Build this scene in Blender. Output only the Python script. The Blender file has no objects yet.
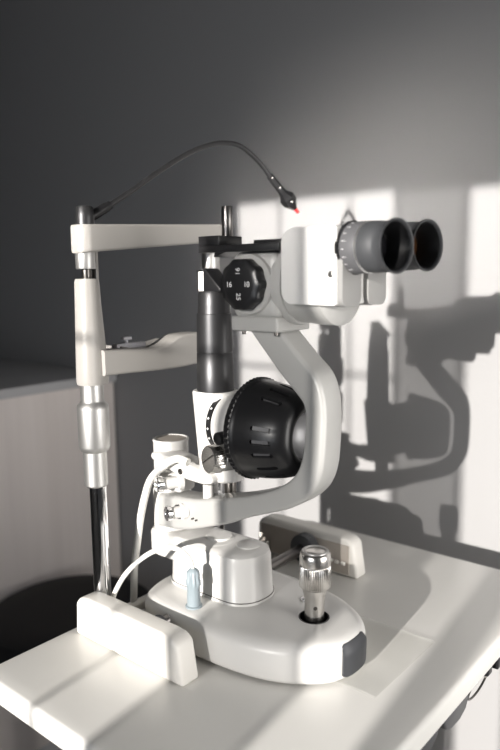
import bpy, bmesh, math, random
from mathutils import Vector, Matrix
random.seed(4)
S = bpy.context.scene
COL = S.collection
PI = math.pi

# ------------------------------------------------------------------ materials
def mat(name, col, rough=.5, metal=0., spec=.5, noise=None, bump=None, trans=0., ior=1.45, coat=0., emit=None):
    m = bpy.data.materials.new(name); m.use_nodes = True
    nt = m.node_tree; b = nt.nodes['Principled BSDF']
    b.inputs['Base Color'].default_value = (*col, 1)
    b.inputs['Roughness'].default_value = rough
    b.inputs['Metallic'].default_value = metal
    b.inputs['Specular IOR Level'].default_value = spec
    b.inputs['IOR'].default_value = ior
    b.inputs['Transmission Weight'].default_value = trans
    b.inputs['Coat Weight'].default_value = coat
    if emit:
        b.inputs['Emission Color'].default_value = (*emit[0], 1)
        b.inputs['Emission Strength'].default_value = emit[1]
    if noise or bump:
        tc = nt.nodes.new('ShaderNodeTexCoord')
        mp = nt.nodes.new('ShaderNodeMapping')
        nt.links.new(tc.outputs['Object'], mp.inputs['Vector'])
    if noise:   # (scale xyz, amount, second colour)
        mp.inputs['Scale'].default_value = noise[0]
        n = nt.nodes.new('ShaderNodeTexNoise'); n.inputs['Scale'].default_value = 1.
        n.inputs['Detail'].default_value = 5.
        nt.links.new(mp.outputs['Vector'], n.inputs['Vector'])
        r = nt.nodes.new('ShaderNodeValToRGB')
        r.color_ramp.elements[0].position = .5 - noise[1]; r.color_ramp.elements[1].position = .5 + noise[1]
        r.color_ramp.elements[0].color = (*col, 1); r.color_ramp.elements[1].color = (*noise[2], 1)
        nt.links.new(n.outputs['Fac'], r.inputs['Fac'])
        nt.links.new(r.outputs['Color'], b.inputs['Base Color'])
    if bump:    # (scale, strength)
        n2 = nt.nodes.new('ShaderNodeTexNoise'); n2.inputs['Scale'].default_value = bump[0]
        n2.inputs['Detail'].default_value = 3.
        nt.links.new(tc.outputs['Object'], n2.inputs['Vector'])
        bp = nt.nodes.new('ShaderNodeBump'); bp.inputs['Strength'].default_value = bump[1]
        bp.inputs['Distance'].default_value = .002
        nt.links.new(n2.outputs['Fac'], bp.inputs['Height'])
        nt.links.new(bp.outputs['Normal'], b.inputs['Normal'])
    return m

M = dict(
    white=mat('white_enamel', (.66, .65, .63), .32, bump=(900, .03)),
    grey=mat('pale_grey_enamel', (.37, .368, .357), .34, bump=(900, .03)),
    pearl=mat('pearl_head_enamel', (.66, .655, .64), .3),
    head=mat('headrest_plastic', (.36, .345, .325), .4),
    lobe=mat('grey_lobe_enamel', (.25, .248, .242), .35),
    panelin=mat('beige_inner_panel', (.40, .36, .32), .5),
    cream=mat('cream_plastic', (.74, .72, .68), .38),
    black=mat('black_satin_plastic', (.012, .012, .013), .32),
    blackmetal=mat('black_anodised_metal', (.055, .055, .057), .38, metal=.7),
    rubber=mat('black_rubber', (.05, .052, .056), .55),
    ring=mat('charcoal_ring', (.095, .095, .10), .45),
    gun=mat('gunmetal', (.20, .19, .185), .3, metal=1.),
    chrome=mat('chrome', (.80, .80, .81), .07, metal=1.),
    brushed=mat('brushed_aluminium', (.50, .495, .485), .42, metal=.9),
    knurl=mat('turned_steel', (.68, .66, .63), .26, metal=1.),
    darksteel=mat('dark_steel', (.16, .15, .14), .3, metal=1.),
    lens=mat('coated_lens_glass', (.012, .012, .014), .04, spec=.5, coat=.6),
    amber=mat('amber_lens_coating', (.05, .022, .010), .08, spec=.6),
    frost=mat('white_prism_glass', (.92, .91, .88), .15),
    pad=mat('dark_grey_rubber_pad', (.035, .037, .042), .5),
    cable=mat('white_cable', (.80, .79, .75), .45),
    plug=mat('pale_blue_plug', (.24, .285, .31), .45),
    red=mat('red_light_tip', (.85, .04, .04), .3, emit=((1., .03, .03), .6)),
    ink=mat('white_ink', (.8, .8, .8), .5),
    table=mat('beige_white_table', (.71, .70, .672), .3, bump=(700, .02)),
    wall=mat('dark_grey_wall_paint', (.276, .274, .277), .8, noise=((1.2, 1.2, 1.2), .3, (.289, .286, .287)), bump=(260, .12)),
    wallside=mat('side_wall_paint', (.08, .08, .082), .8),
    wallwin=mat('window_wall_paint', (.14, .14, .14), .8),
    ceil=mat('ceiling_paint', (.20, .20, .20), .85),
    floor=mat('grey_vinyl_floor', (.30, .295, .285), .55, noise=((6, 6, 6), .2, (.34, .335, .325))),
    frame=mat('window_frame_white', (.75, .75, .74), .4),
    wood=mat('pale_wood_laminate', (.71, .65, .62), .5, noise=((26, 26, 1.1), .22, (.80, .74, .71))),
    counter=mat('dark_grey_laminate', (.45, .45, .46), .42),
    leather=mat('black_leatherette', (.010, .010, .011), .6, spec=.3, bump=(160, .15)),
    tissue=mat('chin_paper', (.85, .84, .88), .8),
    bulbglass=mat('lamp_reflector', (.40, .40, .41), .45, metal=.4),
)
def glass_mat():
    m = bpy.data.materials.new('clear_acrylic'); m.use_nodes = True
    nt = m.node_tree
    for n in list(nt.nodes): nt.nodes.remove(n)
    N = nt.nodes.new; o = N('ShaderNodeOutputMaterial'); t = N('ShaderNodeBsdfTransparent'); t.inputs['Color'].default_value = (.99, .99, .985, 1)
    d = N('ShaderNodeBsdfDiffuse'); d.inputs['Color'].default_value = (.9, .9, .88, 1)
    g = N('ShaderNodeBsdfGlossy'); g.inputs['Roughness'].default_value = .04
    m1 = N('ShaderNodeMixShader'); m1.inputs[0].default_value = .07
    m2 = N('ShaderNodeMixShader'); m2.inputs[0].default_value = .05; L = nt.links.new
    L(t.outputs[0], m1.inputs[1]); L(d.outputs[0], m1.inputs[2]); L(m1.outputs[0], m2.inputs[1]); L(g.outputs[0], m2.inputs[2]); L(m2.outputs[0], o.inputs[0])
    return m
M['acrylic'] = glass_mat()
def sheer_mat():
    m = bpy.data.materials.new('window_clear_pane'); m.use_nodes = True
    nt = m.node_tree
    for n in list(nt.nodes): nt.nodes.remove(n)
    o = nt.nodes.new('ShaderNodeOutputMaterial'); t = nt.nodes.new('ShaderNodeBsdfTransparent')
    g = nt.nodes.new('ShaderNodeBsdfGlossy'); g.inputs['Roughness'].default_value = .02
    mx = nt.nodes.new('ShaderNodeMixShader'); mx.inputs[0].default_value = .05
    nt.links.new(t.outputs[0], mx.inputs[1]); nt.links.new(g.outputs[0], mx.inputs[2]); nt.links.new(mx.outputs[0], o.inputs[0])
    return m
M['pane'] = sheer_mat()
SUN_SCREEN_MIX = .55  # share of sun held back by the sheet added between the windows
def sun_screen_mat():
    m = bpy.data.materials.new('thin_window_voile'); m.use_nodes = True
    nt = m.node_tree
    for n in list(nt.nodes): nt.nodes.remove(n)
    o = nt.nodes.new('ShaderNodeOutputMaterial'); t = nt.nodes.new('ShaderNodeBsdfTransparent')
    d = nt.nodes.new('ShaderNodeBsdfTranslucent'); d.inputs['Color'].default_value = (.12, .12, .12, 1)
    mx = nt.nodes.new('ShaderNodeMixShader'); mx.inputs[0].default_value = SUN_SCREEN_MIX
    nt.links.new(t.outputs[0], mx.inputs[1]); nt.links.new(d.outputs[0], mx.inputs[2]); nt.links.new(mx.outputs[0], o.inputs[0])
    return m
M['voile'] = sun_screen_mat()

# ------------------------------------------------------------------ mesh helpers
def sharp_bevel(bm, w, seg=3, ang=30):
    bmesh.ops.recalc_face_normals(bm, faces=bm.faces)
    ed = [e for e in bm.edges if len(e.link_faces) == 2 and e.calc_face_angle(0) > math.radians(ang)]
    if w > 0 and ed:
        bmesh.ops.bevel(bm, geom=ed, offset=w, segments=seg, profile=.5, affect='EDGES', clamp_overlap=True)

def box(x0, x1, y0, y1, z0, z1, bev=0., seg=3, taper=None, bm=None):
    b = bmesh.new()
    vs = {}
    for i, x in enumerate((x0, x1)):
        for j, y in enumerate((y0, y1)):
            for k, z in enumerate((z0, z1)):
                X, Y = x, y
                if taper and k == 1:       # top shrinks by taper=(dx0,dx1,dy0,dy1)
                    X += taper[i] * (1 if i == 0 else -1); Y += taper[2 + j] * (1 if j == 0 else -1)
                vs[i, j, k] = b.verts.new((X, Y, z))
    for q in (((0,0,0),(0,1,0),(1,1,0),(1,0,0)), ((0,0,1),(1,0,1),(1,1,1),(0,1,1)),
              ((0,0,0),(1,0,0),(1,0,1),(0,0,1)), ((0,1,0),(0,1,1),(1,1,1),(1,1,0)),
              ((0,0,0),(0,0,1),(0,1,1),(0,1,0)), ((1,0,0),(1,1,0),(1,1,1),(1,0,1))):
        b.faces.new([vs[v] for v in q])
    sharp_bevel(b, bev, seg)
    return join(bm, b)

def join(bm, b):
    if bm is None: return b
    me = bpy.data.meshes.new('t'); b.to_mesh(me); bm.from_mesh(me); bpy.data.meshes.remove(me); b.free()
    return bm

AX = dict(x=Vector((1,0,0)), y=Vector((0,1,0)), z=Vector((0,0,1)))
def basis(d):
    d = Vector(d).normalized()
    u = d.cross(Vector((0,0,1)))
    if u.length < 1e-3: u = Vector((1,0,0))
    u.normalize(); return d, u, d.cross(u)

def lathe(o, axis, prof, seg=48, knurl=None, caps=True, bm=None):
    """prof: [(t along axis, radius)]; knurl=(ridges, amplitude, t0, t1)"""
    b = bmesh.new(); o = Vector(o)
    d, u, v = basis(AX[axis] if isinstance(axis, str) else axis)
    rows = []
    for t, r in prof:
        if r < 1e-6: rows.append([b.verts.new(o + d*t)]); continue
        row = []
        for i in range(seg):
            a = 2*PI*i/seg; rr = r
            if knurl and knurl[2] <= t <= knurl[3]: rr = r + knurl[1]*math.cos(knurl[0]*a)
            row.append(b.verts.new(o + d*t + (u*math.cos(a) + v*math.sin(a))*rr))
        rows.append(row)
    for A, B in zip(rows, rows[1:]):
        for i in range(seg):
            j = (i+1) % seg
            if len(A) == 1 and len(B) == 1: continue
            if len(A) == 1: b.faces.new((A[0], B[j], B[i]))
            elif len(B) == 1: b.faces.new((A[i], A[j], B[0]))
            else: b.faces.new((A[i], A[j], B[j], B[i]))
    if caps:
        if len(rows[0]) > 1: b.faces.new(rows[0][::-1])
        if len(rows[-1]) > 1: b.faces.new(rows[-1])
    bmesh.ops.recalc_face_normals(b, faces=b.faces)
    return join(bm, b)

def cyl(o, axis, t0, t1, r, bev=.0012, seg=40, bm=None):
    bev = min(bev, r*.45, (t1-t0)*.45)
    p = [(t0, r-bev)] + [(t0+bev*(1-math.cos(a)), r-bev+bev*math.sin(a)) for a in (PI/4, PI/2)] + \
        [(t1-bev*(1-math.cos(a)), r-bev+bev*math.sin(a)) for a in (PI/2, PI/4)] + [(t1, r-bev)]
    return lathe(o, axis, p, seg, bm=bm)

def catmull(P, n=8):
    P = [Vector(p) for p in P]; out = []
    Q = [P[0]*2-P[1]] + P + [P[-1]*2-P[-2]]
    for i in range(1, len(Q)-2):
        a, b, c, d = Q[i-1:i+3]
        for k in range(n):
            t = k/n
            out.append(.5*((2*b) + (c-a)*t + (2*a-5*b+4*c-d)*t*t + (3*b-a-3*c+d)*t**3))
    out.append(P[-1]); return out

def tube(P, r, seg=14, smooth=8, bm=None):
    pts = catmull(P, smooth) if smooth else [Vector(p) for p in P]
    b = bmesh.new(); rows = []; n = len(pts)
    up = None
    for i, p in enumerate(pts):
        t = (pts[min(i+1, n-1)] - pts[max(i-1, 0)]).normalized()
        if up is None: _, up, _ = basis(t)
        up = (up - t*up.dot(t)).normalized(); w = t.cross(up)
        rr = r(i/(n-1)) if callable(r) else r
        rows.append([b.verts.new(p + (up*math.cos(2*PI*k/seg) + w*math.sin(2*PI*k/seg))*rr) for k in range(seg)])
    for A, B in zip(rows, rows[1:]):
        for k in range(seg): b.faces.new((A[k], A[(k+1)%seg], B[(k+1)%seg], B[k]))
    b.faces.new(rows[0][::-1]); b.faces.new(rows[-1])
    bmesh.ops.recalc_face_normals(b, faces=b.faces)
    return join(bm, b)

def prism(pts, plane, a0, a1, bev=.0, seg=3, ang=30, bm=None):
    """outline pts in plane 'xz' (extruded in y), 'xy' (in z) or 'yz' (in x) from a0 to a1"""
    b = bmesh.new()
    f = {'xz': lambda p, a: (p[0], a, p[1]), 'xy': lambda p, a: (p[0], p[1], a), 'yz': lambda p, a: (a, p[0], p[1])}[plane]
    A = [b.verts.new(f(p, a0)) for p in pts]; B = [b.verts.new(f(p, a1)) for p in pts]
    n = len(pts)
    b.faces.new(A); b.faces.new(B[::-1])
    for i in range(n): b.faces.new((A[i], B[i], B[(i+1)%n], A[(i+1)%n]))
    sharp_bevel(b, bev, seg, ang)
    return join(bm, b)

def loft(sections, bm=None):
    """closed rings of equal length, capped"""
    b = bmesh.new(); rows = [[b.verts.new(p) for p in s] for s in sections]
    n = len(rows[0])
    for A, B in zip(rows, rows[1:]):
        for k in range(n): b.faces.new((A[k], A[(k+1)%n], B[(k+1)%n], B[k]))
    b.faces.new(rows[0][::-1]); b.faces.new(rows[-1])
    bmesh.ops.recalc_face_normals(b, faces=b.faces)
    return join(bm, b)

def rrect(c, u, v, hu, hv, r, n=4):
    """rounded rectangle ring about c in directions u,v"""
    out = []; r = min(r, hu*.98, hv*.98)
    for sx, sy, a0 in ((1,1,0), (-1,1,PI/2), (-1,-1,PI), (1,-1,1.5*PI)):
        for i in range(n+1):
            a = a0 + PI/2*i/n
            out.append(c + u*(sx*(hu-r) + r*math.cos(a)) + v*(sy*(hv-r) + r*math.sin(a)))
    return out

# ------------------------------------------------------------------ object helpers
def link(name, bm, m, ang=38):
    me = bpy.data.meshes.new(name); bm.to_mesh(me); bm.free()
    for p in me.polygons: p.use_smooth = True
    me.set_sharp_from_angle(angle=math.radians(ang))
    me.materials.append(M[m] if isinstance(m, str) else m)
    o = bpy.data.objects.new(name, me); COL.objects.link(o)
    c = Vector((0,0,0)); lo = [min(v.co[i] for v in me.vertices) for i in range(3)]; hi = [max(v.co[i] for v in me.vertices) for i in range(3)]
    c = Vector(((lo[0]+hi[0])/2, (lo[1]+hi[1])/2, lo[2]))       # origin at the middle of its foot
    me.transform(Matrix.Translation(-c)); o.location = c
    return o
def world(o):
    w = Vector((0,0,0))
    while o: w = w + o.location; o = o.parent
    return w
def part(name, bm, m, parent, label=None, ang=38):
    o = link(name, bm, m, ang)
    w = world(parent); o.parent = parent; o.location = o.location - w
    if label: o['label'] = label
    return o
def tag(o, label, cat, group=None, kind=None):
    o['label'] = label; o['category'] = cat
    if group: o['group'] = group
    if kind: o['kind'] = kind
    return o
def thing(name, loc, label, cat, group=None):
    o = bpy.data.objects.new(name, None); o.empty_display_size = .05; COL.objects.link(o); o.location = loc
    return tag(o, label, cat, group)
def struct(name, bm, m, label, cat):
    o = link(name, bm, m); o['kind'] = 'structure'; o['label'] = label; o['category'] = cat
    return o
def subpart(*a, **k): return part(*a, **k)
def text_bm(s, size, loc, xdir, zdir, depth=.0002):
    cu = bpy.data.curves.new('numeral', 'FONT'); cu.body = s; cu.size = size; cu.align_x = 'CENTER'; cu.align_y = 'CENTER'; cu.extrude = depth
    o = bpy.data.objects.new('numeral_tmp', cu); COL.objects.link(o)
    dg = bpy.context.evaluated_depsgraph_get(); dg.update()
    me = bpy.data.meshes.new_from_object(o.evaluated_get(dg))
    X = Vector(xdir).normalized(); Y = Vector(zdir).normalized(); Z = X.cross(Y)
    me.transform(Matrix.Translation(Vector(loc)) @ Matrix((X, Y, Z)).transposed().to_4x4())
    b = bmesh.new(); b.from_mesh(me); bpy.data.objects.remove(o); bpy.data.meshes.remove(me)
    return b
def boolean(o, cut_bm):
    c = link('cut_tmp', cut_bm, 'black')
    md = o.modifiers.new('b', 'BOOLEAN'); md.operation = 'DIFFERENCE'; md.object = c; md.solver = 'EXACT'
    c.location = c.location; bpy.context.view_layer.update()
    dg = bpy.context.evaluated_depsgraph_get()
    me = bpy.data.meshes.new_from_object(o.evaluated_get(dg))
    o.modifiers.clear(); old = o.data; o.data = me; me.name = old.name
    for p in me.polygons: p.use_smooth = True
    me.set_sharp_from_angle(angle=math.radians(38))
    bpy.data.objects.remove(c)

# ================================================================== THE ROOM
YW, YF, XL, XR, ZF, ZC = 1.084, -1.0, -2.7, .55, -.75, 1.85
T = .12
struct('floor', box(XL-T, XR+T, YF-T, YW+T, ZF-.1, ZF), 'floor', 'grey vinyl floor of the examination room', 'floor')
struct('ceiling', box(XL-T, XR+T, YF-T, YW+T, ZC, ZC+.1), 'ceil', 'plain ceiling above the examination room', 'ceiling')
struct('wall_back', box(XL-T, XR+T, YW, YW+T, ZF, ZC), 'wall', 'dark grey painted wall behind the instrument with window light on it', 'wall')
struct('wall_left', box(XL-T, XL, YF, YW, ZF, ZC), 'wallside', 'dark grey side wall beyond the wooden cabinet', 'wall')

# sun direction (travel): along +y, a little to -x, falling
K, EL = -.11, math.radians(10.69)
TT = math.tan(EL)*math.hypot(1, K)
DY = YW - YF
def wx(x): return x - K*DY          # back-projects a light edge seen on the back wall on to the window plane
def wz(z): return z + TT*DY
def wall_with_holes(name, axis, a0, a1, d0, d1, holes, m, label):
    """wall in plane of axis ('x': runs along x at y d0..d1; 'y': runs along y at x d0..d1), full height, rectangular holes (a0,a1,z0,z1)"""
    bm = bmesh.new(); cur = a0
    def bx(p, q, z0, z1):
        if q-p < 1e-4 or z1-z0 < 1e-4: return
        if axis == 'x': box(p, q, d0, d1, z0, z1, bm=bm)
        else: box(d0, d1, p, q, z0, z1, bm=bm)
    for h0, h1, z0, z1 in sorted(holes):
        bx(cur, h0, ZF, ZC); bx(h0, h1, ZF, z0); bx(h0, h1, z1, ZC); cur = h1
    bx(cur, a1, ZF, ZC)
    return struct(name, bm, m, label, 'wall')
ZT, ZB = .578, -.62
H1 = (wx(-.935), wx(-.576), wz(ZB), wz(ZT))
H2 = (wx(-.452), wx(-.358), wz(ZB), wz(ZT-.008))
H3 = (wx(-.318), wx(-.02), wz(ZB), wz(ZT-.01))
HV = (H1[1]+.004, H2[0]-.004, H1[2], H2[3])  # opening for the added sheet that half-lights the strip between patches
wall_with_holes('wall_front', 'x', XL-T, XR+T, YF-.03, YF, [H1, HV, H2, H3], 'wallwin', 'window wall opposite the dark grey wall')
HR = (.40, 1.05, -.15, .72)  # side opening added to grade the back wall brighter towards the right
wall_with_holes('wall_right', 'y', YF, YW, XR, XR+.03, [HR], 'wallwin', 'side wall with a window on the examiner side')
def window(n, h, verts, hors, label, bar=.0026):
    bm = bmesh.new(); x0, x1, z0, z1 = h; e = .004
    y0, y1 = YF-.026, YF-.004
    box(x0, x1, y0, y1, z0, z0+e, bm=bm); box(x0, x1, y0, y1, z1-e, z1, bm=bm)
    box(x0, x0+e, y0, y1, z0, z1, bm=bm); box(x1-e, x1, y0, y1, z0, z1, bm=bm)
    for v in verts: box(wx(v)-bar, wx(v)+bar, y0+.005, y1-.005, z0, z1, bm=bm)
    for v in hors: box(x0, x1, y0+.005, y1-.005, wz(v)-bar, wz(v)+bar, bm=bm)
    return struct(f'window_{n}', bm, 'frame', label, 'window')
window(1, H1, [-.826, -.668], [.25], 'wide window casting its barred light on the back wall')
window(2, H2, [], [], 'narrow window between the wide window and the end window')
window(3, H3, [-.17], [.25], 'end window of the window wall', bar=.003)
tag(link('roller_blind', box(HV[0]-.002, HV[1]+.002, YF-.016, YF-.0155, HV[2], HV[3]), 'voile'), 'thin grey see-through roller blind hanging between two windows', 'blind')  # unseen sheet added so the strip between window patches is half lit
bmr = bmesh.new()
for y in (HR[0], (HR[0]+HR[1])/2-.015, HR[1]-.03): box(XR+.002, XR+.028, y, y+.03, HR[2], HR[3], bm=bmr)
for z in (HR[2], HR[3]-.03): box(XR+.002, XR+.028, HR[0], HR[1], z, z+.03, bm=bmr)
struct('window_4', bmr, 'frame', 'side window on the examiner side of the room', 'window')  # unseen frame of the side opening added for fill light
struct('baseboard_back', box(XL, XR, YW-.012, YW-.0002, ZF, ZF+.08, .003), 'wallwin', 'grey skirting along the back wall', 'baseboard')

# ================================================================== CABINET, COUNTER, STOOL
CX, CT = -1.345, .197
cab = thing('cabinet', (-1.95, .8, ZF), 'pale wood grain low cabinet standing against the dark wall behind the stool', 'cabinet')
part('cabinet_body', box(-2.55, CX, .50, YW-.004, ZF+.08, CT-.022, .002), 'wood', cab)
part('plinth', box(-2.53, CX-.03, .54, YW-.01, ZF, ZF+.08), 'counter', cab)
for i in range(3):
    x0 = -2.545 + i*.4
    d = part('door', box(x0, x0+.394, .482, .4995, ZF+.09, CT-.03, .002), 'wood', cab)
    subpart('handle', cyl((x0+.34, .470, CT-.18), 'z', 0, .12, .005), 'brushed', d)
top = link('counter_top', box(-2.58, CX+.012, .47, YW-.002, CT-.022, CT, .003), 'counter')
tag(top, 'dark grey counter top lying on the pale wood cabinet', 'counter top')

SX, SY, SR = -1.148, .790, .172
st = thing('stool', (SX, SY, ZF), 'black round padded stool half hidden behind the left end of the table', 'stool')
seat_p = [(-.335, SR*.80), (-.333, SR*.93), (-.322, SR*.985), (-.300, SR), (-.265, SR), (-.248, SR*.975), (-.2415, SR*.90), (-.239, SR*.6), (-.2385, 0)]
part('seat', lathe((SX, SY, 0), 'z', [(-.335, 0)] + seat_p, 64), 'leather', st)
part('seat_plate', cyl((SX, SY, 0), 'z', -.35, -.3345, .07), 'black', st)
part('gas_column', lathe((SX, SY, 0), 'z', [(-.66, .028), (-.48, .028), (-.48, .016), (-.348, .016)], 24), 'chrome', st)
part('hub', cyl((SX, SY, 0), 'z', -.705, -.65, .035), 'black', st)
for i in range(5):
    a = 2*PI*i/5 + .5; c, s = math.cos(a), math.sin(a)
    lg = part('leg', tube([(SX+c*.03, SY+s*.03, -.67), (SX+c*.09, SY+s*.09, -.681), (SX+c*.16, SY+s*.16, -.695)], lambda t: .016-.005*t, 12, 4), 'black', st)
    subpart('caster', lathe((SX+c*.16-s*.012, SY+s*.16+c*.012, -.724), (s, -c, 0), [(0, .018), (.003, .025), (.021, .025), (.024, .018)], 24), 'black', lg)

# ================================================================== INSTRUMENT TABLE
TX0, TX1, TY0, TY1 = -.690, -.266, .349, .970
tb = thing('instrument_table', (-.478, .66, ZF), 'beige white instrument table carrying the slit lamp', 'table')
def rounded_rect(x0, x1, y0, y1, r, n=6):
    out = []
    for cx, cy, a0 in ((x1-r, y1-r, 0), (x0+r, y1-r, PI/2), (x0+r, y0+r, PI), (x1-r, y0+r, 1.5*PI)):
        for i in range(n+1):
            a = a0 + PI/2*i/n; out.append((cx+r*math.cos(a), cy+r*math.sin(a)))
    return out
TTOP = -.0002
part('table_top', prism(rounded_rect(TX0, TX1, TY0, TY1, .022), 'xy', -.027, TTOP, .0065, 5, 50), 'table', tb)
part('under_frame', box(-.62, -.33, .47, .86, -.06, -.0265, .004), 'cream', tb)
part('lift_column', box(-.535, -.425, .615, .715, ZF+.06, -.0605, .006), 'cream', tb)
part('foot_beam', box(-.66, -.34, .62, .71, ZF+.025, ZF+.0605, .008), 'cream', tb)
for y in (.42, .88): part('foot_bar', box(-.63, -.37, y-.03, y+.03, ZF+.0, ZF+.05, .008), 'cream', tb)
part('foot_cross', box(-.52, -.44, .40, .90, ZF+.02, ZF+.055, .006), 'cream', tb)
# switches, cord hook below the examiner's edge
kn = part('height_switch', prism([(.636, -.0265), (.632, -.036), (.638, -.046), (.652, -.052), (.674, -.053), (.690, -.048), (.698, -.037), (.694, -.0265)], 'yz', -.296, -.272, .003, 3), 'ring', tb, 'grey rounded lever')
kn2 = part('height_switch', prism([(.570, -.0265), (.566, -.036), (.572, -.046), (.590, -.051), (.610, -.050), (.622, -.044), (.626, -.034), (.622, -.0265)], 'yz', -.296, -.274, .003, 3), 'rubber', tb, 'dark rounded lever')
hk = part('cord_hook', box(-.282, -.271, .750, .764, -.040, -.0265, .002), 'black', tb)
subpart('ring', tube([(-.277 + .003*math.sin(a), .734+.027*math.cos(a), -.0425+.0145*math.sin(a)) for a in [2*PI*i/24 for i in range(25)]], .0013, 8, 2), 'darksteel', hk)
part('cable_clip', box(-.284, -.271, .782, .806, -.046, -.0265, .002), 'black', tb)

# acrylic slide plate below the base
tag(link('slide_plate', box(-.640, -.3240, .579, .7165, .0, .0026, .0005, 2), 'acrylic'), 'clear acrylic slide plate lying on the table beneath the slit lamp base', 'plate')

# ================================================================== RAIL COVERS
def rail_cover(y0, y1, x0, x1, h, label, inward):
    e = thing('rail_cover', ((x0+x1)/2, (y0+y1)/2, 0), label, 'rail cover', None)
    out = [(x0, 0), (x0+.003, h*.80), (x0+.010, h*.95), (x0+.022, h), (x1-.030, h*1.0), (x1-.016, h*.97), (x1-.008, h*.86), (x1, 0)]
    part('cover', prism(out, 'xz', y0, y1, .0045, 4, 12), 'cream', e)
    return e
rn = rail_cover(.467, .4935, -.6745, -.4890, .0515, 'white rail cover at the near side of the table, lit by the sun', 1)
rf = rail_cover(.806, .833, -.665, -.482, .0575, 'beige rail cover at the far side of the table in shade, with rack and wheel', -1)
part('recess_panel', box(-.655, -.4955, .8045, .8062, .004, .047, .0006, 2), 'panelin', rf, 'beige recessed inner panel')
rk = bmesh.new()
for i in range(9): cyl((-.502-.010*i, .7995, .022), 'x', -.0032, .0032, .0026, .0008, 12, bm=rk)
part('rack_teeth', rk, 'cream', rf)

# ================================================================== HEADREST
hx, yn, yf = -.660, .4995, .7090
hr = thing('headrest', (hx, .60, 0), 'white chin rest and forehead band on two chrome columns beside the slit lamp', 'headrest')
def column(y, near):
    p = part('post', lathe((hx, y, 0), 'z', [(.0, .0105), (.185, .0105)], 40), 'chrome', hr, 'chrome post')
    cb = part('height_collar', lathe((hx, y-.002, 0), 'z', [(.182, .0125), (.184, .0142), (.2245, .0142), (.2260, .0165), (.2295, .0182), (.232, .0187), (.2765, .0187), (.2805, .0182), (.284, .0148), (.2865, .0136), (.307, .0136)], 60), 'brushed', hr, 'brushed aluminium height collar')
    # tapering upright
    secs = []
    for z, a, b in ((.3055, .0175, .0215), (.310, .0185, .0228), (.325, .0182, .0222), (.355, .0172, .0195), (.40, .0155, .0152), (.425, .0147, .0135), (.4285, .0132, .012)):
        ring = []
        for i in range(32):
            t = 2*PI*i/32; cx = math.copysign(abs(math.cos(t))**.8, math.cos(t)); sy = math.copysign(abs(math.sin(t))**.8, math.sin(t))
            ring.append(Vector((hx + .0165*cx*(a/.0215)**.5, y-.002 + sy*(b if sy > 0 else a)*.92, z)))
        secs.append(ring)
    up = part('upright', loft(secs), 'head', hr)
    part('inner_rod', cyl((hx, y-.002, 0), 'z', .42, .455, .0058), 'darksteel', hr)
    part('fin', box(hx-.004, hx+.004, y+.0085, y+.0125, .415, .460, .0008, 2), 'head', hr)
    part('upper_collar', cyl((hx, y-.003, 0), 'z', .4395, .463, .0112, .001), 'brushed', hr)
column(yn, True); column(yf, False)
# forehead band: loft along y with varying height, bowed towards the patient
secs = []
yb0, yb1, rb = .4835, .735, .0120
ys = [(yb0 + rb*(1-math.cos(a)), .0155 - rb + rb*math.sin(a)) for a in [PI/2*k/7 for k in range(8)]]
ys += [(yb0 + rb + (yb1-yb0-2*rb)*k/16, .0155) for k in range(1, 16)]
ys += [(yb1 - rb*(1-math.cos(a)), .0155 - rb + rb*math.sin(a)) for a in [PI/2*k/7 for k in range(7, -1, -1)]]
for y, hw in ys:
    t = (y-yb0)/(yb1-yb0)
    zt = .4890 + .0112*t; zb = .4574 + .0170*min(t, .85)/.85
    secs.append(rrect(Vector((hx, y, (zt+zb)/2)), Vector((1,0,0)), Vector((0,0,1)), hw, (zt-zb)/2, .003, 4))
part('forehead_band', loft(secs), 'head', hr)
# chin rest
secs = []
for y, zt, zb, xo in ((.502, .346, .316, 0), (.525, .345, .3155, .001), (.545, .3437, .315, .002), (.565, .3425, .3143, .003), (.582, .3418, .3137, .004), (.594, .344, .3137, .005), (.606, .3492, .3137, .006), (.617, .3543, .3139, .006), (.625, .3558, .314, .006), (.645, .3562, .315, .005), (.665, .3558, .316, .003), (.693, .350, .317, 0)):
    secs.append(rrect(Vector((-.655+xo, y, (zt+zb)/2)), Vector((1,0,0)), Vector((0,0,1)), .016, (zt-zb)/2, .0035, 4))
chin = part('chin_rest', loft(secs), 'head', hr)
cup = part('chin_cup', loft([rrect(Vector((-.690, y, z)), Vector((1,0,0)), Vector((0,0,1)), .032, .007, .006, 3) for y, z in ((.545, .339), (.56, .336), (.58, .332), (.60, .331), (.62, .334), (.64, .336), (.652, .338))]), 'head', hr)
pb = box(-.674, -.664, .541, .588, .3405, .3485, .0015); 
part('paper_pad', pb, 'tissue', hr, 'white pad of chin papers')
pg = bmesh.new(); cyl((-.668, .559, 0), 'z', .346, .3535, .0022, .0006, 16, bm=pg); box(-.671, -.665, .553, .566, .3525, .3565, .001, 2, bm=pg)
part('paper_peg', pg, 'tissue', hr)
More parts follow.
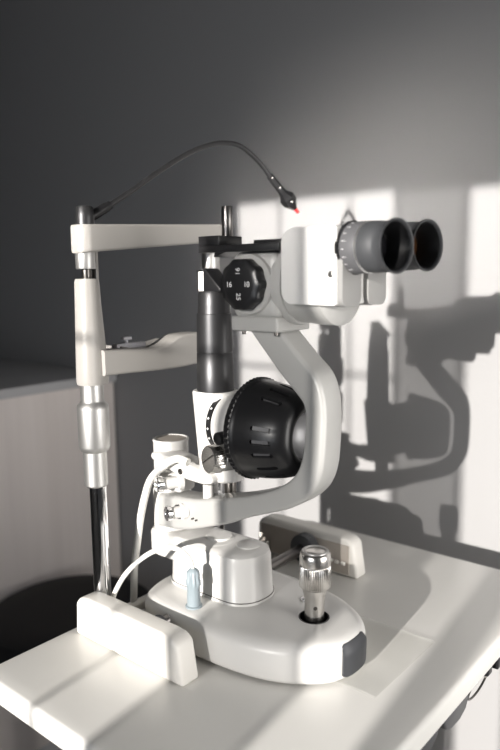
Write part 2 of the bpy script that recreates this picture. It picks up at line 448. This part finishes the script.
# fixation light on a gooseneck
part('joint_cap', lathe((hx, .4985, 0), 'z', [(.489, .0108), (.497, .0106), (.5085, .0098), (.5105, .0085), (.5115, 0)], 40), 'blackmetal', hr)
GN = [(-.66, .5119, .5030), (-.6565, .5252, .5098), (-.6531, .561, .5305), (-.6496, .5991, .5548), (-.6462, .6394, .5781), (-.6427, .6728, .5941), (-.6392, .7078, .6045), (-.6358, .7404, .6057), (-.6323, .7659, .5952), (-.6288, .7879, .5797), (-.6254, .8039, .563), (-.6219, .8181, .5528)]
fx = part('fixation_light', tube(GN, .0033, 14, 8), 'blackmetal', hr, 'black gooseneck fixation light')
subpart('socket', tube([(-.660, .5035, .4985), (-.6587, .5100, .5010), (-.6572, .5230, .5085), (-.6558, .5320, .5135)], lambda t: .0060 if t < .85 else .0052, 18, 3), 'black', fx)
a, b = Vector((-.6268, .7975, .5700)), Vector((-.6150, .8477, .5230)); d = (b-a).normalized(); L = (b-a).length
subpart('light_head', lathe(a, d, [(0, .0048), (L*.42, .0054), (L*.50, .0066), (L*.62, .0118), (L*.76, .0108), (L*.93, .0035), (L*.95, .003)], 6), 'black', fx, ang=20)
u = d.cross(Vector((0, 0, 1))).normalized()
for q in (.05, .32, .70):
    rr = .0052 if q < .5 else .0098
    n = (Vector((.643, -.766, .1)) - d*Vector((.643, -.766, .1)).dot(d)).normalized()
    subpart('screw', cyl(a + d*L*q, n, rr-.003, rr+.0006, .0016, .0003, 12), 'knurl', fx)
subpart('red_tip', lathe(a, d, [(L*.94, .0030), (L*1.03, .0028), (L*1.05, .0015), (L*1.055, 0)], 16), 'red', fx, 'glowing red tip')

# ================================================================== SLIT LAMP
sl = thing('slit_lamp', (-.50, .60, .003), 'white slit lamp microscope with black eyepieces and lamp housing on the table', 'slit lamp')
ZB0, ZB1 = .0042, .0475
# --- base : teardrop plan with a wide bevelled skirt
half = [(-.636, .0), (-.634, .030), (-.624, .060), (-.606, .079), (-.575, .0865), (-.53, .0868), (-.48, .0845), (-.44, .0785), (-.41, .0680), (-.385, .0520), (-.368, .0340), (-.360, .0150), (-.3585, 0)]
def plan(inset):
    pts = catmull([Vector((x, y, 0)) for x, y in half], 5)
    up = [(p.x, p.y) for p in pts]
    allp = up + [(x, -y) for x, y in up[-2:0:-1]]
    cx, cy = -.50, 0.
    out = []
    n = len(allp)
    for i, (x, y) in enumerate(allp):
        x0, y0 = allp[i-1]; x1, y1 = allp[(i+1) % n]
        nx, ny = y1-y0, -(x1-x0); l = math.hypot(nx, ny) or 1
        nx, ny = nx/l, ny/l
        if nx*(x-cx)+ny*(y-cy) < 0: nx, ny = -nx, -ny
        out.append(Vector((x-nx*inset, .60+y-ny*inset, 0)))
    return out
secs = []
for z, ins in ((ZB0, .004), (.007, .0015), (.010, .0008), (.036, .0), (.0405, .0012), (.0440, .0045), (.0462, .0095), (.0472, .0145), (.0476, .022)):
    secs.append([Vector((p.x, p.y, z)) for p in plan(ins)])
base = part('base', loft(secs), 'white', sl)
boolean(base, cyl((-.418, .606, 0), 'z', .030, .06, .0175, .0))
subpart('hole_liner', lathe((-.418, .606, 0), 'z', [(.031, .0), (.0312, .0168), (.046, .0168), (.0474, .0175), (.0480, .0175), (.0482, .0163), (.0440, .0158), (.034, .0156), (.0335, 0)], 40, caps=False), 'black', base)
# rubber brake pad on the examiner's end
pts = plan(-.0012); N = len(pts)
sel = [p for p in pts if p.x > -.371 and .574 < p.y < .6255]
sel.sort(key=lambda p: p.y)
bp = bmesh.new(); rows = []
yc = sum(p.y for p in sel)/len(sel)
def along(f):
    f = max(0, min(1, f))*(len(sel)-1); i = min(int(f), len(sel)-2); return sel[i].lerp(sel[i+1], f-i)
secs2 = []
for j in range(13):
    p = along(j/12); e = .9 if j in (0, 12) else 1.
    z0, z1 = .0085 + (1-e)*.02, .0435 - (1-e)*.02
    n = Vector((p.x+.42, (p.y-.60)*1.2, 0)).normalized()
    secs2.append([Vector((p.x, p.y, z0)) - n*.004, Vector((p.x, p.y, z0)) + n*.0008, Vector((p.x, p.y, z0+.02)) + n*.0014, Vector((p.x, p.y, z1-.006)) + n*.0012, Vector((p.x, p.y, z1)) - n*.0035, Vector((p.x, p.y, z1)) - n*.008])
subpart('brake_pad', loft(secs2), 'pad', base, 'dark grey rubber pad')
# cross axle with toothed wheels
axl = part('cross_axle', cyl((-.561, 0, .034), 'y', .506, .795, .0078, .001), 'gun', sl)
subpart('wheel', lathe((-.561, 0, .034), 'y', [(.780, .016), (.782, .0205), (.797, .0205), (.799, .016)], 72, knurl=(36, .0008, .7815, .7975)), 'rubber', axl, 'black toothed wheel')
subpart('wheel', lathe((-.561, 0, .030), 'y', [(.4935, .011), (.4955, .0140), (.505, .0140), (.5075, .011)], 72, knurl=(36, .0008, .495, .506)), 'rubber', axl, 'black toothed wheel')
part('guide_bar', box(-.6475, -.6375, .4945, .803, .012, .022, .0015), 'cream', sl)
# --- pedestal
def oval(cx, cy, hx_, hy_, r, z, n=7): 
    return rrect(Vector((cx, cy, z)), Vector((1,0,0)), Vector((0,1,0)), hx_, hy_, r, n)
secs = [oval(-.556, .60, .0715, .0355, .030, z) if i == 0 else s for i, (z, s) in enumerate([(.046, None)])]
secs = [oval(-.5560, .603, .0715, .0385, .034, .0465), oval(-.5560, .603, .0712, .0380, .034, .0500), oval(-.5560, .603, .0700, .0365, .033, .0520), oval(-.5560, .603, .0685, .0350, .033, .0975), oval(-.5560, .603, .0665, .0335, .032, .1030), oval(-.5560, .603, .0620, .0290, .028, .1055), oval(-.556, .603, .055, .022, .02, .1062)]
ped = part('pedestal', loft(secs), 'white', sl)
subpart('cap_disc', lathe((-.563, .608, 0), 'z', [(.1055, .0165), (.108, .0165), (.1090, .0155), (.1092, 0)], 40), 'white', ped)
subpart('cap_disc', lathe((-.518, .611, 0), 'z', [(.1055, .0150), (.1070, .0150), (.1078, .014), (.1080, 0)], 40), 'white', ped)
subpart('seam', loft([oval(-.5560, .603, .0708+e_, .0374+e_, .033, z) for z, e_ in ((.0503, -.003), (.0504, .0003), (.0512, .0003), (.0513, -.003))]), 'gun', ped, 'thin dark seam')
# swivel shelf at the patient end of the pedestal
secs = [rrect(Vector((-.600, .600, z)), Vector((1,0,0)), Vector((0,1,0)), .066-i_, .0285-i_, .0280-i_, 8) for z, i_ in ((.0735, .004), (.0755, .001), (.078, 0), (.1015, 0), (.1045, .0012), (.1062, .004), (.1066, .007))]
part('swivel_shelf', loft(secs), 'white', sl)
# --- rotation column and hubs
part('arm_hub', lathe((-.637, .600, 0), 'z', [(.1066, .0225), (.108, .0245), (.158, .0245), (.1595, .0235), (.1596, .020), (.163, .020)], 48), 'white', sl)
rc = part('pivot_column', lathe((-.637, .600, 0), 'z', [(.1625, .0225), (.220, .0225), (.2225, .0235), (.2240, .0232), (.2246, .0215), (.2242, .0205), (.2236, .0200)], 56, caps=False), 'white', sl)
subpart('end_cap', lathe((-.637, .600, 0), 'z', [(.2215, .0206), (.2236, .0204), (.2238, 0)], 48), 'panelin', rc, 'pale grey recessed cap')
# --- microscope arm : one swept bar
outer = [(-.634, .1140), (-.606, .1180), (-.576, .1240), (-.539, .1366), (-.508, .1480), (-.480, .1610), (-.447, .1735), (-.4230, .1835), (-.4050, .1955), (-.3930, .2100), (-.3865, .2300), (-.3850, .2550), (-.3850, .2850), (-.3875, .3080), (-.3960, .3280), (-.4150, .3460), (-.4420, .3720)]
inner = [(-.632, .1580), (-.606, .1602), (-.566, .1650), (-.530, .1730), (-.495, .1820), (-.465, .1920), (-.440, .2030), (-.4250, .2130), (-.4165, .2230), (-.4120, .2350), (-.4102, .2480), (-.4100, .2640), (-.4102, .2840), (-.4130, .2960), (-.4220, .3060), (-.4470, .3300), (-.4850, .3720)]
def dens(P): return [(p.x, p.z) for p in catmull([Vector((x, 0, z)) for x, z in P], 4)]
secs = []
OO, II = dens(outer), dens(inner)
for i, ((ox, oz), (ix, iz)) in enumerate(zip(OO, II)):
    t = i/(len(OO)-1)
    o_, i_ = Vector((ox, 0, oz)), Vector((ix, 0, iz))
    u = (o_-i_); hu = u.length/2; u.normalize()
    yc = .589 - .006*math.sin(PI*min(t/.55, 1)) + .006*max(0, min(1, (t-.55)/.2))
    hv = .0185 if t > .12 else .0185
    c = (o_+i_)/2; c.y = yc
    secs.append(rrect(c, u, Vector((0,1,0)), hu, hv, .0055, 4))
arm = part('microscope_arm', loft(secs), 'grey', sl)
dots = bmesh.new()
for x, z in ((-.5655, .1420), (-.5595, .1412)): cyl((x, .5648, z), 'y', -.002, .0015, .0011, .0002, 10, bm=dots)
subpart('set_screw', dots, 'darksteel', arm)
# lock knobs on the hub, pointing to the viewer
def lock_knob(x, y, z, r, ln, d=(-.45, -1, .02)):
    k = part('lock_knob', lathe((x, y, z), d, [(-.004, r*1.12), (.002, r*1.12), (.003, r*.84), (ln*.74, r*.84)], 32), 'white', sl)
    subpart('knob_cap', lathe((x, y, z), d, [(ln*.70, r*.90), (ln*.73, r*1.04), (ln*.96, r*1.04), (ln, r*.92), (ln, r*.50), (ln-.0012, r*.4), (ln-.0012, 0)], 60), 'chrome', k, 'chrome cap')
    return k
lock_knob(-.6020, .5790, .1775, .0092, .030)
lock_knob(-.5830, .5660, .1470, .0086, .022)
part('clamp_block', box(-.640, -.598, .5760, .605, .1630, .1880, .005), 'white', sl)
# --- bracket from the pivot column to the illumination tower
br = bmesh.new()
prism([(-.640, .2120), (-.620, .2130), (-.600, .2110), (-.574, .2060), (-.550, .2010), (-.535, .1980), (-.535, .1890), (-.552, .1860), (-.575, .1870), (-.600, .1920), (-.622, .1990), (-.640, .2030)], 'xz', .566, .600, .006, 3, 20, bm=br)
bk = part('tower_bracket', br, 'white', sl)
subpart('screw', cyl((-.5855, .566, .1965), 'y', -.0012, .002, .0038, .0006, 18), 'darksteel', bk)
pp = part('support_pin', cyl((-.5515, .578, 0), 'z', .158, .184, .0062, .001), 'white', sl)
subpart('pin_collar', cyl((-.5515, .578, 0), 'z', .1835, .1915, .0045, .0008), 'knurl', pp)
part('support_rod', cyl((-.541, .606, 0), 'z', .158, .200, .0075, .001), 'darksteel', sl)
# --- illumination tower
tx, ty = -.5565, .600
secs = []
for z, hxx, hyy, r in ((.188, .0255, .020, .018), (.1905, .0270, .0225, .019), (.21, .0270, .0232, .019), (.250, .0272, .0235, .020), (.285, .0272, .0240, .021), (.2925, .0272, .0240, .021), (.2945, .0258, .0228, .020)):
    secs.append(rrect(Vector((tx+.010*(.293-z)/.1-.0005, ty, z)), Vector((1,0,0)), Vector((0,1,0)), hxx, hyy, r, 8))
tw = part('tower_foot', loft(secs), 'white', sl)
tb2 = part('tower_tube', lathe((tx, ty, 0), 'z', [(.2935, .0222), (.297, .0224), (.340, .0216), (.3405, .0212), (.341, .0212), (.3415, .0216), (.386, .0206), (.3865, .0196), (.395, .0190), (.4095, .0184), (.4125, .0170), (.4128, 0)], 56), 'blackmetal', sl)
ph = part('mirror_head', prism([(-.5618, .4115), (-.5618, .4375), (-.5593, .4390), (-.5350, .4160), (-.5350, .4115)], 'xz', .588, .612, .0012, 2), 'black', sl)
subpart('prism_glass', box(-.5706, -.5620, .589, .611, .4122, .4352, .0008, 2), 'frost', ph, 'white glass prism')
subpart('prism_frame', box(-.5716, -.5708, .588, .612, .4122, .4365, .0003, 1), 'black', ph)
# aperture scale drum between tower and lamp
LZ, LY = .2570, .600
dr = part('aperture_drum', lathe((0, LY, LZ), 'x', [(-.556, .0325), (-.5415, .0335), (-.5335, .0345), (-.5325, .0350), (-.515, .0375), (-.494, .046)], 64), 'white', sl)
subpart('scale_band', lathe((0, LY, LZ), 'x', [(-.5415, .0336), (-.5410, .0350), (-.5340, .0354), (-.5335, .0345)], 64, caps=False), 'black', dr)
tk = bmesh.new()
for i in range(7):
    a_ = PI + (-1.05 + .34*i); c, s = math.cos(a_), math.sin(a_)
    p = Vector((-.5375, LY + c*.0352, LZ - s*.0352))
    lathe(p, (0, c, -s), [(-.001, .0015), (.0005, .0015)], 4, bm=tk)
subpart('scale_marks', tk, 'ink', dr)
# --- lamp housing
prof = [(-.4955, .0470), (-.4955, .0555), (-.4935, .0570), (-.4855, .0570), (-.4835, .0560), (-.480, .0555), (-.470, .0546), (-.458, .0528), (-.446, .0502), (-.436, .0470), (-.4285, .0430), (-.4240, .0385), (-.4220, .0340), (-.4216, .0295), (-.4225, .0270), (-.426, .0255), (-.442, .0240), (-.450, .0200), (-.4505, 0)]
lamp = part('lamp_housing', lathe((0, LY, LZ), 'x', [(-.4955, 0)] + prof, 80), 'black', sl)
cut = bmesh.new(); plates = []
for a_ in (-.33, -.04, .25, .92, 1.25, -.70, -1.05, 1.6, 2.0):
    # slots run along the axis on the near (-y) side
    c, s = math.cos(a_), math.sin(a_)
    n = Vector((0, -c, s)); tng = Vector((0, s, c)); R = .0500
    ctr = Vector((-.4480, LY, LZ)) + n*R
    ax = Vector((1, 0, 0)); ax2 = (ax - n*.27).normalized(); n2 = (n + ax*.27).normalized()
    b2 = bmesh.new(); rr = []
    for k in (-.0050, .010):
        rr.append([p + n2*k for p in rrect(ctr, ax2, tng, .0130, .0026, .0025, 3)])
    A = [b2.verts.new(p) for p in rr[0]]; B = [b2.verts.new(p) for p in rr[1]]
    b2.faces.new(A); b2.faces.new(B[::-1])
    for k in range(len(A)): b2.faces.new((A[k], B[k], B[(k+1) % len(A)], A[(k+1) % len(A)]))
    bmesh.ops.recalc_face_normals(b2, faces=b2.faces)
    join(cut, b2)
    q = ctr - ax2*.002
    plates.append([q + n2*(-.0046) + ax2*u_ + tng*v_ for u_, v_ in ((-.0095, -.0022), (.0095, -.0022), (.0095, .0022), (-.0095, .0022))] + [q + n2*(-.0034) + ax2*u_ + tng*v_ for u_, v_ in ((-.0095, -.0022), (.0095, -.0022), (.0095, .0022), (-.0095, .0022))])
boolean(lamp, cut)
for P in plates[:5]:
    b2 = bmesh.new(); V = [b2.verts.new(p) for p in P]
    for f in ((0,1,2,3), (4,7,6,5), (0,4,5,1), (1,5,6,2), (2,6,7,3), (3,7,4,0)): b2.faces.new([V[k] for k in f])
    bmesh.ops.recalc_face_normals(b2, faces=b2.faces)
    subpart('vent_slat', b2, 'ring', lamp, 'grey slat inside a vent slot')
ribs = lathe((0, LY, LZ), 'x', [(-.4932, .0566), (-.4925, .0580), (-.4870, .0580), (-.4863, .0566)], 240, knurl=(60, .0007, -.493, -.4865), caps=False)
subpart('grip_ring', ribs, 'black', lamp)
subpart('reflector', lathe((0, LY, LZ), 'x', [(-.4425, .0), (-.441, .010), (-.436, .018), (-.428, .0242), (-.4250, .0254)], 32, caps=False), 'bulbglass', lamp, 'pale reflector')
subpart('side_screw', lathe((-.5040, .5585, .2520), (-.12, -1, 0), [(-.006, .0045), (.004, .0045), (.0045, .0072), (.012, .0072), (.013, .0065), (.013, .003), (.0122, 0)], 40, knurl=(16, .0004, .003, .0105)), 'black', lamp, 'small black thumb screw')
# big chrome thumb wheel with a slot
kx, ky, kz = -.5130, .5570, .2265
kw = part('slit_knob', lathe((kx, ky, kz), (-.30, -1, .05), [(0, .0130), (.001, .0158), (.0135, .0158), (.015, .0148), (.0152, 0)], 96, knurl=(40, .0004, .0005, .014)), 'knurl', sl, 'chrome thumb wheel')
dd = Vector((-.30, -1, .05)).normalized()
subpart('coin_slot', box(-.0125, .0125, -.0006, .0006, -.0006, .0006), 'darksteel', kw)
cs = kw.children[0]
cs.rotation_euler = (0, -.55, -.29); cs.location = Vector((kx, ky, kz)) + dd*.0152 - world(kw)
part('slit_knob_base', lathe((kx, ky, kz), (-.30, -1, .05), [(-.024, .015), (-.002, .015), (-.0005, .0135), (0.0002, .0130)], 40), 'brushed', sl)
# --- joystick
jx, jy = -.418, .606
jd = Vector((.02, .0, 1)).normalized()
js = part('joystick', lathe((jx, jy, .031), jd, [(0, .0108), (.012, .0108), (.036, .0114), (.044, .0126), (.050, .0138), (.054, .0142)], 48), 'knurl', sl, 'turned steel joystick')
subpart('knurled_grip', lathe((jx, jy, .0305), jd, [(.0525, .0140), (.0540, .0160), (.0552, .0172), (.0790, .0172), (.0800, .0166), (.0808, .0166), (.0816, .0174), (.0890, .0176), (.0925, .0172), (.0950, .0158), (.0958, .0146)], 192, knurl=(48, .0006, .055, .0792)), 'knurl', js, 'knurled steel grip')
subpart('grip_cap', lathe((jx, jy, .0305), jd, [(.0955, .0148), (.0966, .0143), (.0968, .0122), (.0958, .0114), (.0955, 0)], 64), 'brushed', js)
subpart('dimple', cyl(Vector((jx, jy, .033)) + jd*.030, (.64, -.77, 0), .008, .0116, .0024, .0004, 20), 'darksteel', js)
# small round lens mark on the base behind the joystick
bt = part('level_ring', lathe((-.449, .6330, 0), 'z', [(.0472, .0062), (.0486, .0062), (.0490, .0055), (.0488, .0040), (.0482, .0)], 32), 'chrome', sl)
# --- microscope body
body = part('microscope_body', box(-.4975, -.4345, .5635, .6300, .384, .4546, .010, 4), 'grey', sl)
subpart('body_plate', box(-.4995, -.4360, .5655, .6250, .3705, .3865, .0025, 3), 'grey', body)
subpart('body_barrel', lathe((0, .604, .4215), 'x', [(-.445, .040), (-.4405, .0440), (-.432, .0450), (-.4285, .0440), (-.4280, .0415), (-.400, .0440), (-.383, .0440), (-.380, .040)], 64), 'grey', body)
subpart('dial_seat', lathe((-.4705, 0, .4205), 'y', [(.570, .0322), (.5618, .0318), (.5605, .0310), (.5604, 0)][::-1], 64), 'grey', body)
for x, y in ((-.487, .572), (-.4425, .572), (-.4425, .608)): subpart('bolt', cyl((x, y, 0), 'z', .3665, .3715, .0024, .0004, 14), 'darksteel', body)
subpart('index_dot', cyl((-.4430, .5632, .4185), 'y', -.0006, .001, .0015, .0002, 16), 'black', body)
# magnification dial
DX, DZ = -.4725, .4205
dial = part('magnification_dial', lathe((DX, 0, DZ), 'y', [(.5470, 0), (.5470, .0185), (.5476, .0205), (.5488, .0255), (.5500, .0265), (.5600, .0268), (.5612, .0255)], 192, knurl=(10, .0007, .5485, .5605)), 'black', sl, 'black magnification dial', ang=50)
for s_, dx, dz, rot in (('10', .0115, 0, 0), ('16', 0, .0135, PI/2), ('16', -.0125, 0, 0), ('25', 0, -.0125, -PI/2)):
    X = Vector((math.cos(rot), 0, math.sin(rot))); Z = Vector((-math.sin(rot), 0, math.cos(rot)))
    subpart('numeral', text_bm(s_, .0080, (DX+dx, .5469, DZ+dz), X, Z), 'ink', dial)
# top slab, block and rod
sb = part('accessory_slab', box(-.5348, -.4245, .5535, .592, .4548, .4622, .0006, 2), 'black', sl)
subpart('slab_block', box(-.5345, -.5045, .5535, .592, .4620, .4725, .0008, 2), 'black', sb)
subpart('slab_step', box(-.462, -.4265, .5600, .604, .4570, .4660, .0008, 2), 'black', sb)
subpart('slab_wedge', prism([(-.512, .4573), (-.490, .4573), (-.5125, .4500), (-.515, .4500)], 'xz', .556, .590, .0005, 1), 'black', sb)
subpart('test_rod', cyl((-.5110, .575, 0), 'z', .472, .5045, .0062, .0008), 'gun', sb)
# --- binocular head
def rounded_poly(P, rad, n=5):
    out = []; m = len(P)
    for i in range(m):
        p, a_, b_ = Vector((*P[i], 0)), Vector((*P[i-1], 0)), Vector((*P[(i+1) % m], 0)); r = rad[i]
        if r <= 0: out.append(P[i]); continue
        da, db = (a_-p).normalized(), (b_-p).normalized(); h = math.acos(max(-1, min(1, da.dot(db))))/2
        L_ = r/math.tan(h); cen = p + (da+db).normalized()*(r/math.sin(h))
        s0, s1 = p+da*L_-cen, p+db*L_-cen
        for k in range(n+1):
            t = k/n; v = (s0.lerp(s1, t)).normalized()*r; out.append((cen.x+v.x, cen.y+v.y))
    return out
hd = part('binocular_head', prism(rounded_poly([(-.4235, .4010), (-.3580, .4000), (-.3580, .4755), (-.4235, .4760)], [.013, .004, .004, .016]), 'xz', .556, .646, .0095, 5, 20), 'pearl', sl, 'glossy off-white binocular head')
for y0, y1 in ((.5575, .5925), (.6055, .642)):
    lb = subpart('prism_lobe', prism(rounded_poly([(y0, .3985), (y1, .3985), (y1, .452), (y0, .452)], [.010, .010, .002, .002]), 'yz', -.385, -.3525, .004, 4, 20), 'lobe', hd, 'grey rounded prism lobe')
subpart('screw', cyl((-.3640, .5558, .4300), 'y', -.0008, .002, .0034, .0006, 20), 'knurl', hd)
def eyepiece(y, z, label, lensmat, turn=math.radians(-9)):
    def R(bm):
        bmesh.ops.rotate(bm, verts=bm.verts, cent=(-.3049, y, z), matrix=Matrix.Rotation(turn, 3, 'Z')); return bm
    e = part('eyepiece', R(lathe((0, y, z), 'x', [(-.3640, .0200), (-.3575, .0240), (-.3530, .0246), (-.3520, .0240), (-.3515, .0246), (-.3345, .0243), (-.3335, .0236), (-.3325, .0232), (-.3310, .0232)], 72)), 'ring', sl, label)
    subpart('diopter_ring', R(lathe((0, y, z), 'x', [(-.3572, .0238), (-.3568, .0252), (-.3525, .0252), (-.3520, .0238)], 240, knurl=(60, .0005, -.357, -.3522), caps=False)), 'black', e)
    subpart('edge_ring', R(lathe((0, y, z), 'x', [(-.3345, .0238), (-.3343, .0244), (-.3334, .0244), (-.3332, .0236)], 72, caps=False)), 'brushed', e)
    subpart('eyecup', R(lathe((0, y, z), 'x', [(-.3330, .0230), (-.3325, .0236), (-.3290, .0240), (-.3180, .0234), (-.3165, .0222), (-.3145, .0220), (-.3110, .0230), (-.3060, .0246), (-.3045, .0252), (-.3033, .0249), (-.3036, .0238), (-.3060, .0222), (-.3150, .0195), (-.3260, .0175), (-.3290, .0172)], 72, caps=False)), 'rubber', e, 'folded rubber eyecup')
    subpart('cup_lining', R(lathe((0, y, z), 'x', [(-.3056, .0221), (-.3150, .0194), (-.3260, .0174), (-.3288, .0171), (-.3288, .0165), (-.3255, .0168), (-.3148, .0188), (-.3056, .0216)], 64, caps=False)), 'black', e)
    subpart('eye_lens', R(lathe((0, y, z), 'x', [(-.3290, .0176), (-.3275, .0150), (-.3262, .0080), (-.3258, 0)], 48, caps=False)), lensmat, e)
    mk = bmesh.new()
    for i in range(8):
        a_ = -1.0 + i*.31; c, s = math.cos(a_), math.sin(a_)
        p = Vector((0, y - c*.0246, z + s*.0246)); ln = .0045 if i % 2 == 0 else .0028
        b2 = bmesh.new()
        u_ = Vector((0, s, c)); n_ = Vector((0, -c, s))
        q = [p + Vector((-.3490, 0, 0)) + u_*.00022, p + Vector((-.3490+ln, 0, 0)) + u_*.00022, p + Vector((-.3490+ln, 0, 0)) - u_*.00022, p + Vector((-.3490, 0, 0)) - u_*.00022]
        V = [b2.verts.new(w - n_*.0005) for w in q] + [b2.verts.new(w + n_*.00012) for w in q]
        for f in ((0,1,2,3), (4,7,6,5), (0,4,5,1), (1,5,6,2), (2,6,7,3), (3,7,4,0)): b2.faces.new([V[k] for k in f])
        join(mk, b2)
    subpart('scale_marks', R(mk), 'ink', e)
    return e
eyepiece(.5720, .4545, 'near eyepiece with a graduated grey ring', 'lens')
eyepiece(.6350, .4565, 'far eyepiece', 'amber')
# connector plugged into the base top
pl = part('plug', lathe((-.5425, .540, 0), 'z', [(.0465, .0098), (.049, .0100), (.0500, .0080), (.0720, .0076), (.0735, .0082), (.0800, .0082), (.0815, .0074), (.0900, .0072), (.0925, .0056), (.0945, .0030)], 40, knurl=(10, .0006, .0735, .0905)), 'plug', sl, 'pale blue grey cable plug')

# ================================================================== CABLES
tag(link('power_cable', tube([(-.5425, .540, .0935), (-.5415, .5370, .1010), (-.5430, .5330, .1100), (-.5500, .5270, .1185), (-.5641, .5230, .1194), (-.5850, .5170, .1110), (-.6050, .5120, .0960), (-.6240, .5070, .0760), (-.6370, .5040, .0560), (-.6450, .5030, .0380), (-.6465, .5030, .0010)], lambda t: .0030 - .0012*max(0, 1-t*9), 14, 8), 'cable'),
    'white cable looping from the pale blue plug down to the near rail cover', 'cable')
tag(link('lamp_cable', tube([(-.5640, .5580, .2130), (-.5780, .5570, .2155), (-.5930, .5570, .2100), (-.6100, .5570, .1985), (-.6300, .5570, .1800), (-.6440, .5580, .1520), (-.6550, .5590, .1205), (-.6640, .5600, .0850), (-.6705, .5600, .0560), (-.6750, .5600, .0050)], .0047, 16, 8), 'cable'),
    'thick white cable curving down from the tower bracket behind the base', 'cable')

# ================================================================== LIGHT
w = bpy.data.worlds.new('sky'); S.world = w; w.use_nodes = True
bg = w.node_tree.nodes['Background']; bg.inputs['Color'].default_value = (.75, .85, 1., 1); bg.inputs['Strength'].default_value = .8
sd = bpy.data.lights.new('sun', 'SUN'); sd.energy = 8.6; sd.angle = math.radians(.6); sd.color = (1., .955, .90)
so = bpy.data.objects.new('sun', sd); COL.objects.link(so)
dirv = Vector((K, 1, -TT)).normalized()
so.rotation_euler = dirv.to_track_quat('-Z', 'Y').to_euler(); so.location = -dirv*4
def area(name, loc, rot, sx, sy, power, col):
    l = bpy.data.lights.new(name, 'AREA'); l.shape = 'RECTANGLE'; l.size = sx; l.size_y = sy; l.energy = power; l.color = col
    o = bpy.data.objects.new(name, l); COL.objects.link(o); o.location = loc; o.rotation_euler = rot; return o
g = area('window_blind_daylight', ((wx(-1.08)+wx(-.40))/2, YF-.02, wz(.52)), (0, 0, 0), .66, .36, .72, (1., .95, .90))  # added lamp, throws a soft glow on the wall above the sun patches
g.rotation_euler = dirv.to_track_quat('-Z', 'Y').to_euler(); g.data.spread = math.radians(12)
area('side_window_daylight', (XR+.02, (HR[0]+HR[1])/2, (HR[2]+HR[3])/2), (0, PI/2, 0), HR[3]-HR[2], HR[1]-HR[0], 13.5, (1., .955, .90))  # added fill lamp, brightens the right part of the back wall
for h, p in ((H1, 3.0), (H2, .5), (H3, 1.)):
    area('window_daylight', ((h[0]+h[1])/2, YF-.028, (h[2]+h[3])/2), (PI/2, 0, 0), h[1]-h[0], h[3]-h[2], p, (.92, .95, 1.))

# ================================================================== CAMERA
p_, yaw, roll = math.radians(8.2126), math.radians(129.9423), math.radians(.7766)
fw = Vector((math.cos(p_)*math.cos(yaw), math.cos(p_)*math.sin(yaw), -math.sin(p_)))
r_ = Vector((math.sin(yaw), -math.cos(yaw), 0)); d_ = fw.cross(r_)
r2 = r_*math.cos(roll) + d_*math.sin(roll); d2 = -r_*math.sin(roll) + d_*math.cos(roll)
cd = bpy.data.cameras.new('camera'); co = bpy.data.objects.new('camera', cd); COL.objects.link(co)
mw = Matrix((r2, -d2, -fw)).transposed().to_4x4(); mw.translation = Vector((0, 0, .43)); co.matrix_world = mw
cd.sensor_fit = 'VERTICAL'; cd.sensor_height = 36; cd.lens = 690.97/750*36; cd.clip_start = .02
cd.dof.use_dof = True; cd.dof.focus_distance = .80; cd.dof.aperture_fstop = 3.2
S.camera = co
S.view_settings.view_transform = 'Standard'; S.view_settings.look = 'None'; S.view_settings.gamma = 1; S.view_settings.use_curve_mapping = False
S.view_settings.exposure = 0.
S.cycles.max_bounces = 10; S.cycles.diffuse_bounces = 5; S.cycles.glossy_bounces = 5; S.cycles.transmission_bounces = 8; S.cycles.transparent_max_bounces = 8
S.cycles.caustics_reflective = False; S.cycles.caustics_refractive = False
S.cycles.sample_clamp_indirect = 4.
